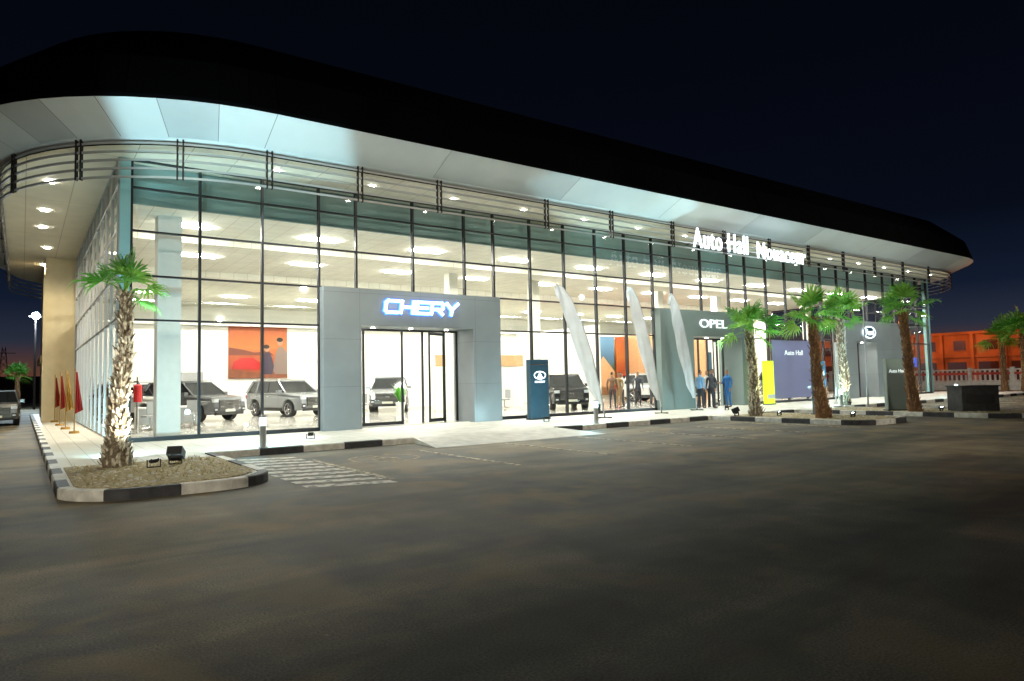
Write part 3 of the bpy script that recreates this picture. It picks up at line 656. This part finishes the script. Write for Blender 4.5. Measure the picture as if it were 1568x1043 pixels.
def bollard(x,y,z=.13,e=75):
    E=empty('bollard_light',(x,y,z)); c=MB(); c.cyl((0,0,0),(0,0,.03),.11,.11,16,'pole'); c.cyl((0,0,.03),(0,0,.52),.075,.075,16,'pole'); c.cyl((0,0,.52),(0,0,.70),.065,.065,16,'blight')
    for k in range(3): c.cyl((0,0,.55+k*.05),(0,0,.56+k*.05),.08,.08,16,'pole')
    c.cyl((0,0,.70),(0,0,.76),.085,.08,16,'pole'); c.obj('bollard_parts',E)
    lamp('POINT','bollard_lamp',(x,y+.2,z+.62),e,(.45,.92,1),E,rad=.08)
for x in (4.6,15.1,30,36,42): bollard(x,-4.55)
def flood(x,y,tgt,e,col,size=60,blend=.15,z=.15,rad=.04,k=.75,barn=None):
    E=empty('floodlight',(x,y,z)); dv=(V(tgt)-V((x,y,z+.13))).normalized()
    q=dv.to_track_quat('Z','Y').to_matrix().to_4x4(); T0=Matrix.Translation((0,0,.13))@q; T=T0@Matrix.Scale(k,4)
    c=MB(); c.box(-.13,.13,-.09,.09,-.06,.0,'black',T); c.box(-.10,.10,-.07,.07,.0,.004,'flood',T)
    for i in range(5): c.box(-.11+i*.05,-.10+i*.05,-.08,.08,-.09,-.06,'black',T)
    for s in(-1,1): c.box(s*.14-.006,s*.14+.006,-.09,.09,-.06,.03,'black',T)
    c.box(-.13,.13,-.095,-.09,-.06,.04,'black',T)
    if barn:  # shutter plates added to cut the beam to straight edges
        o=.16; ax=(o-.05)*math.tan(A(barn[0])); ay=(o-.05)*math.tan(A(barn[1])); w=.13
        c.box(-w,-ax,-w,w,o,o+.003,'black',T0); c.box(ax,w,-w,w,o,o+.003,'black',T0); c.box(-ax,ax,-w,-ay,o,o+.003,'black',T0); c.box(-ax,ax,ay,w,o,o+.003,'black',T0)
        for s in(-1,1):
            c.box(s*w-.002,s*w+.002,-w,w,0,o,'black',T0); c.box(-w,w,s*w-.002,s*w+.002,0,o,'black',T0)
    c.box(-.11,.11,-.02,.02,0,.02,'black'); c.box(-.115,-.10,-.02,.02,0,.14,'black'); c.box(.10,.115,-.02,.02,0,.14,'black'); c.obj('flood_parts',E)
    lamp('SPOT','flood_lamp',V((x,y,z+.13))+dv*.05,e,col,E,tgt,size,blend,rad)
cy=(.50,.90,1)
flood(2.35,-6.9,(4.25,-2.9,8.35),4200,cy,60,.1,barn=(17,17),rad=.003)
flood(1.95,-7.2,(1.45,-6.35,2.6),330,(1,.98,.84),95,.5,k=.5)
flood(1.6,-4.7,(2.7,-.2,1.3),900,cy,120,.8,k=.5)
flood(6.2,-3.2,(6.6,-.3,.4),90,cy,140,.8,k=.5); flood(14.6,-2.6,(14.6,-.3,.6),110,cy,140,.8,k=.5); flood(24.0,-2.9,(23.8,-.3,.8),130,cy,140,.8,k=.5)
flood(21.6,-6.9,(20.95,-6.4,2.6),330,(.9,1,.5),80,.5,k=.6)
flood(20.7,-5.8,(18.6,-2.9,8.4),2200,cy,60,.06,k=.6,barn=(21,16),rad=.003)
flood(22.6,-9.0,(23.5,-2.8,8.4),800,cy,60,.1,k=.6)
flood(22.0,-9.3,(21,-8.7,2.9),260,(.95,1,.8),80,.5,k=.6)
flood(27.6,-8.9,(33,-2.8,8.4),900,cy,70,.1,k=.6)
flood(27.0,-9.9,(25.9,-9.4,3.2),260,(1,.95,.75),80,.5,k=.6)
flood(30.4,-4.7,(31,-4.2,3),180,(1,.95,.6),80,.5,k=.6)
def mast(x,y,h,tgt,e,col,size=75):
    E=empty('car_park_light_mast',(x,y,0)); c=MB(); c.cyl((0,0,0),(0,0,h),.11,.06,12,'pole'); c.cyl((0,0,0),(0,0,.05),.22,.22,12,'pole')
    dv=(V(tgt)-V((x,y,h))).normalized(); T=Matrix.Translation((0,0,h+.1))@dv.to_track_quat('Z','Y').to_matrix().to_4x4()
    c.box(-.3,.3,-.2,.2,-.12,0,'black',T); c.box(-.26,.26,-.16,.16,0,.005,'mastl',T); c.obj('mast_parts',E)
    lamp('SPOT','mast_lamp',V((x,y,h+.1))+dv*.1,e,col,E,tgt,size,1.0,.2)
mast(-9,-26,9,(5,-4.5,1),8500,(1,.92,.74),50); mast(20,-38,10,(17,-4,2),12500,(1,.93,.77),48); mast(47,-32,10,(36,-3,3),11000,(1,.90,.72),52); mast(61,-16,8,(64,4,1),3000,(1,.85,.7),100)  # last mast is added out of view to brighten the fence
# totems
E=empty('totem_sign',(15.5,-1.0,.13)); c=MB(); c.box(-.42,.42,-.13,.13,.0,2.2,'navy'); c.box(-.46,.46,-.15,.15,0,.06,'black'); c.box(-.42,.42,-.136,-.13,2.0,2.03,'chrome')
c.tube([(.26*math.cos(t*.314),-.145,1.62+.14*math.sin(t*.314)) for t in range(21)],.016,5,'sign'); c.face([(-.12,-.14,1.54),(.12,-.14,1.54),(0,-.14,1.74)],'sign'); c.obj('totem_parts',E,bevel=.01)
text('totem_letters','CHERY',E,-.24,.24,1.38,.07,-.14,'sign',.01)
E=empty('totem_sign',(26.75,-8.5,.13),A(-35)); c=MB(); c.box(-.42,.42,-.12,.12,0,1.95,'portal2'); c.box(-.47,.47,-.16,.16,0,.06,'black'); c.box(.3,.75,-.13,.10,1.62,1.98,mat('blue_panel',(.03,.08,.5),.4,emit=.5,ecol=(.1,.2,1))); c.obj('totem_parts',E,bevel=.01)
text('totem_letters','Auto Hall',E,-.33,.25,1.5,.13,-.13,'signw',.01)
E=empty('totem_sign',(30.0,-.9,.13)); c=MB(); c.box(-.3,.3,-.12,.12,0,2.15,'yel'); c.box(-.34,.34,-.15,.15,0,.05,'black'); c.box(-.3,.3,-.13,-.121,.3,.5,'white'); c.obj('totem_parts',E,bevel=.01)
E=empty('totem_sign',(23.0,-7.6,.13),A(-30)); c=MB(); c.box(-.22,.22,-.1,.1,0,1.9,'navy'); c.box(-.26,.26,-.13,.13,0,.05,'black'); c.box(-.16,.16,-.106,-.1,1.4,1.6,'white'); c.obj('totem_parts',E,bevel=.01)
E=empty('concrete_plinth',(27.6,-10.7,.13),A(-35)); c=MB(); c.box(-.66,.66,-.4,.4,0,.88,'conc'); c.box(-.70,.70,-.44,.44,.88,.92,'conc'); c.box(-.5,.5,-.41,-.4,.3,.6,'black'); c.obj('plinth_parts',E,bevel=.02)
for (x,y,hh) in ((29.5,-6,4.6),(32,-3.2,5)):
    E=empty('flagpole',(x,y,.13)); c=MB(); c.cyl((0,0,0),(0,0,hh),.035,.022,10,'pole'); c.ball((0,0,hh+.03),.05,'chrome',8); c.cyl((0,0,0),(0,0,.05),.1,.1,12,'pole'); c.obj('pole_parts',E)
for k,(x,y,m) in enumerate(((1.45,6.2,'redc'),(1.35,9.5,'gold'),(1.3,13,'redc'),(1.25,17,'redc'))):
    E=empty('ceremonial_flag',(x,y,.13)); c=MB(); c.cyl((0,0,0),(0,0,2.1),.018,.012,8,'gold'); c.cyl((0,0,0),(0,0,.08),.16,.14,14,'gold'); c.cyl((0,0,2.1),(0,0,2.22),.025,.002,8,'gold'); vs=[];fs=[]
    for i in range(11):
        for j in range(8):
            t=i/10;u=j/7; vs.append((.02+u*(.05+.17*t),.05*math.sin(u*14+t*2)*t-.02,2.05-1.4*t+.25*u*t*.5))
    for i in range(10):
        for j in range(7): q=i*8+j; fs.append((q,q+1,q+9,q+8))
    c.mesh(vs,fs,m); c.obj('flag_parts',E)
# ------------------------------------------------------------------ people
def person(loc,rz,shirt,trou,h=1.75,seed=0,arm=0):
    rnd=random.Random(seed); E=empty('person',loc,rz); k=h/1.75
    J=[];Rr=[];Ed=[]
    def j(p,r,par=None):
        J.append(V(p)*k); Rr.append(r if isinstance(r,tuple) else(r,r))
        if par is not None: Ed.append((par,len(J)-1))
        return len(J)-1
    pe=j((0,0,.95),(.15,.11)); sp=j((0,0,1.13),(.14,.105),pe); ch=j((0,0,1.33),(.165,.115),sp); nk0=j((0,-.01,1.46),(.075,.07),ch); nk=j((0,0,1.52),.052,nk0)
    hd=j((0,.02,1.60),(.07,.08),nk); h2=j((0,.02,1.68),(.077,.092),hd); j((0,.01,1.745),(.05,.06),h2)
    for s in(-1,1):
        sh=j((s*.19,0,1.40),.062,ch)
        if arm and s>0: el=j((s*.24,.04,1.13),.046,sh); wr=j((s*.14,.27,1.12),.030,el); dv=V((-.5,.85,.05)).normalized()
        else: el=j((s*.245,-.03,1.13),.046,sh); wr=j((s*.25,.06,.90),.030,el); dv=V((0,.25,-.97))
        base=J[wr]/k; pal=j(base+dv*.06,(.034,.022),wr)
        sd=V((0,1,.25)).normalized() if not(arm and s>0) else V((0,0,1))
        for q,(o,L) in enumerate(((-.027,.065),(-.009,.08),(.009,.085),(.027,.075))):
            b=base+dv*.095+sd*o; f1=j(b,.0095,pal); f2=j(b+dv*L*.5+V((-s*.006,0,0)),.009,f1); j(b+dv*L+V((-s*.022,0,0)),.007,f2)
        t1=j(base+dv*.04+sd*.04,.011,pal); j(base+dv*.085+sd*.058,.009,t1)
        st=rnd.uniform(-.07,.07)
        hp=j((s*.095,0,.88),.092,pe); kn=j((s*.11,.02+st*.5,.49),.062,hp); an=j((s*.12,-.02+st,.10),.042,kn); hl=j((s*.12,-.03+st,.045),.036,an); j((s*.14,.15+st,.035),.030,hl)
    me=bpy.data.meshes.new('p'); me.from_pydata(J,Ed,[]); o=bpy.data.objects.new('p',me); COL.objects.link(o)
    sk=o.modifiers.new('s','SKIN'); sk.branch_smoothing=.6
    for i,sv in enumerate(me.skin_vertices[0].data): sv.radius=(Rr[i][0]*k,Rr[i][1]*k); sv.use_root=(i==0)
    su=o.modifiers.new('u','SUBSURF'); su.levels=1; su.render_levels=1
    bpy.context.view_layer.update()
    m2=bpy.data.meshes.new_from_object(o.evaluated_get(bpy.context.evaluated_depsgraph_get())); bpy.data.objects.remove(o)
    m2.materials.clear()
    for m in(shirt,trou,M['skin'],M['hair'],M['shoe']): m2.materials.append(m)
    for f in m2.polygons:
        c=f.center/k; f.use_smooth=True
        if c.z>1.51: f.material_index=3 if (c.z>1.70 or (c.z>1.60 and c.y<-.01)) else 2
        elif c.z<.09: f.material_index=4
        elif c.z<.93 and abs(c.x)<.20: f.material_index=1
        elif (c.z<.885 and abs(c.x)>=.20) or (arm and c.y>.25): f.material_index=2
        else: f.material_index=0
    b=bpy.data.objects.new('body',m2); COL.objects.link(b); b.parent=E
    hdm=MB(); hdm.ball((0,.115*k,1.63*k),.014,'skin',6,(1,1.2,1.6))
    for s in(-1,1): hdm.ball((s*.08*k,.01,1.64*k),.02,'skin',6,(.5,1,1.4)); hdm.ball((s*.03*k,.098*k,1.655*k),.009,'hair',6)
    hdm.box(-.022,.022,.098,.104,1.583,1.59,'redc')
    hdm.obj('face_features',E,smooth=True)
def cm(n,c): return mat(n,c,.8,var=.12,scale=8)
suit=cm('dark_suit',(.035,.04,.055)); suit2=cm('charcoal_suit',(.07,.07,.08)); blue=cm('blue_suit',(.03,.17,.46)); lb=cm('light_blue_shirt',(.22,.42,.65)); tans=cm('tan_jacket',(.35,.24,.12)); wsh=cm('white_shirt',(.7,.7,.68)); dk=cm('dark_trousers',(.03,.03,.04)); brn=cm('brown_jacket',(.14,.08,.05))
person((25.0,-.75,.14),A(-100),lb,dk,1.74,1); person((25.45,-1.05,.14),A(-150),suit2,dk,1.78,2,1); person((25.85,-.7,.14),A(100),suit,dk,1.72,3); person((26.15,-.2,.14),A(150),wsh,dk,1.72,13); person((26.5,-1.1,.14),A(80),blue,blue,1.74,4,1)
person((22.75,2.6,.15),A(-60),brn,dk,1.75,5); person((23.3,2.7,.15),A(90),tans,tans,1.74,6,1); person((24.1,3.3,.15),A(60),wsh,dk,1.7,7); person((25.4,3.5,.15),A(150),suit,dk,1.75,9); person((26.9,4.0,.15),A(-120),suit2,dk,1.76,10)
person((1.1,24,.14),A(160),wsh,dk,1.7,12)
# ------------------------------------------------------------------ background
E=empty('boundary_fence'); c=MB()
c.box(64,64.2,-30,40,0,.7,'fencew')
for i in range(int(70/.35)):
    y=-30+i*.35; c.box(64.05,64.13,y,y+.14,.7,1.6,'fencew')
c.box(64.03,64.16,-30,40,1.6,1.72,'fencew'); c.box(64.03,64.16,-30,40,.72,.80,'fencew'); c.box(64.0,64.03,-30,40,1.25,1.45,'fencer')
for i in range(24): y=-30+i*3; c.box(63.95,64.25,y-.13,y+.13,0,1.85,'fencew')
c.obj('fence_parts',E)
E=empty('orange_lit_building'); c=MB()
c.box(86,96,-6,70,0,5.7,'obuild'); c.box(85.7,96,-6.3,70,5.7,6.0,'obuild'); c.box(85.8,86,-6,70,3.1,3.35,'obuild')
for i in range(24):
    y=-4+i*3.1
    c.box(85.95,86.0,y,y+1.2,3.9,5.0,'owin'); c.box(85.95,86.0,y,y+1.9,.3,2.6,'owin'); c.box(85.6,86,y+2.2,y+2.5,0,5.7,'obuild'); c.box(85.9,85.95,y-.1,y+1.3,3.8,3.9,'obuild')
c.obj('building_parts',E)
for y in (2,14,27):
    E=empty('sodium_street_lamp',(76,y,0)); c=MB(); c.cyl((0,0,0),(0,0,7.2),.09,.06,8,'hanger'); c.tube([(0,0,7.2),(.6,0,7.5),(1.4,0,7.5)],.04,6,'hanger'); c.box(1.2,1.8,-.12,.12,7.42,7.52,'hanger'); c.obj('lamp_post_parts',E)
    lamp('POINT','sodium_lamp',(77.5,y,7.2),2300,(1,.19,.03),E,rad=.15)
E=empty('street_lamp',(.9,52,0)); c=MB(); c.cyl((0,0,0),(0,0,8.2),.1,.07,10,'hanger'); c.box(-.5,.5,-.12,.0,8.1,8.2,'hanger'); c.ball((0,-.15,8.2),.3,'streetl',10); c.obj('lamp_post_parts',E)
lamp('POINT','street_lamp_bulb',(.9,51.5,8.2),6000,(.75,.92,1),E,rad=.2)
E=empty('utility_pole',(-4.5,75,0)); c=MB(); c.cyl((0,0,0),(0,0,7),.12,.08,8,'hanger'); c.box(-.8,.8,-.05,.05,6.5,6.6,'hanger'); c.obj('pole_parts',E)
E=empty('lattice_pylon',(-2.5,120,0)); c=MB()
for a_,b_ in ((-1,-1),(1,-1),(1,1),(-1,1)): c.tube([(a_,b_,0),(a_*.2,b_*.2,9)],.06,4,'hanger')
for k in range(8):
    z=k*1.1; w=1-.8*z/9; w2=1-.8*(z+1.1)/9; c.tube([(-w,-w,z),(w2,-w2,z+1.1)],.04,4,'hanger'); c.tube([(w,-w,z),(-w2,-w2,z+1.1)],.04,4,'hanger')
c.box(-1.6,1.6,-.05,.05,8,8.1,'hanger'); c.obj('pylon_parts',E)
c=MB(); rnd=random.Random(4); x=-120
while x<60:
    w=rnd.uniform(6,20); hh=rnd.uniform(2.5,6); c.box(x,x+w,170,180,0,hh,'far'); c.box(x+1,x+3,171,175,hh,hh+1,'far'); x+=w+rnd.uniform(0,6)
y=-60
while y<160:
    w=rnd.uniform(8,20); hh=rnd.uniform(3,6); c.box(150,160,y,y+w,0,hh,'far'); y+=w+rnd.uniform(0,8)
c.obj('distant_buildings')
# ------------------------------------------------------------------ world
w=bpy.data.worlds.new('World'); S.world=w; w.use_nodes=True; n=w.node_tree.nodes; l=w.node_tree.links
bg=n['Background']; tc=n.new('ShaderNodeTexCoord'); sp=n.new('ShaderNodeSeparateXYZ'); r=n.new('ShaderNodeValToRGB')
l.new(tc.outputs['Generated'],sp.inputs[0]); l.new(sp.outputs['Z'],r.inputs[0])
e=r.color_ramp.elements; e[0].position=0; e[0].color=(.14,.050,.022,1); e[1].position=1; e[1].color=(.0006,.0008,.0018,1)
for p,c in ((.025,(.09,.038,.025)),(.06,(.022,.027,.046)),(.11,(.006,.011,.026)),(.2,(.0022,.0036,.0090)),(.4,(.0014,.0022,.0050))):
    q=e.new(p); q.color=(*c,1)
l.new(r.outputs[0],bg.inputs[0]); bg.inputs[1].default_value=1.0
# ------------------------------------------------------------------ camera
cam=bpy.data.cameras.new('camera'); cam.lens=24; cam.sensor_width=36; cam.clip_end=2000; cam.clip_start=.05
co=bpy.data.objects.new('camera',cam); COL.objects.link(co)
ya=math.radians(54.3); p=math.radians(3.42); ro=math.radians(1.25)
Fh=V((math.cos(ya),math.sin(ya),0)); R0=V((math.sin(ya),-math.cos(ya),0)); Z=V((0,0,1))
f=Fh*math.cos(p)+Z*math.sin(p); u0=-Fh*math.sin(p)+Z*math.cos(p)
rt=R0*math.cos(ro)-u0*math.sin(ro); up=u0*math.cos(ro)+R0*math.sin(ro)
mw=Matrix(((rt.x,up.x,-f.x,0),(rt.y,up.y,-f.y,-21),(rt.z,up.z,-f.z,1.55),(0,0,0,1)))
co.matrix_world=mw; S.camera=co
S.view_settings.view_transform='Standard'; S.view_settings.look='None'; S.view_settings.exposure=0
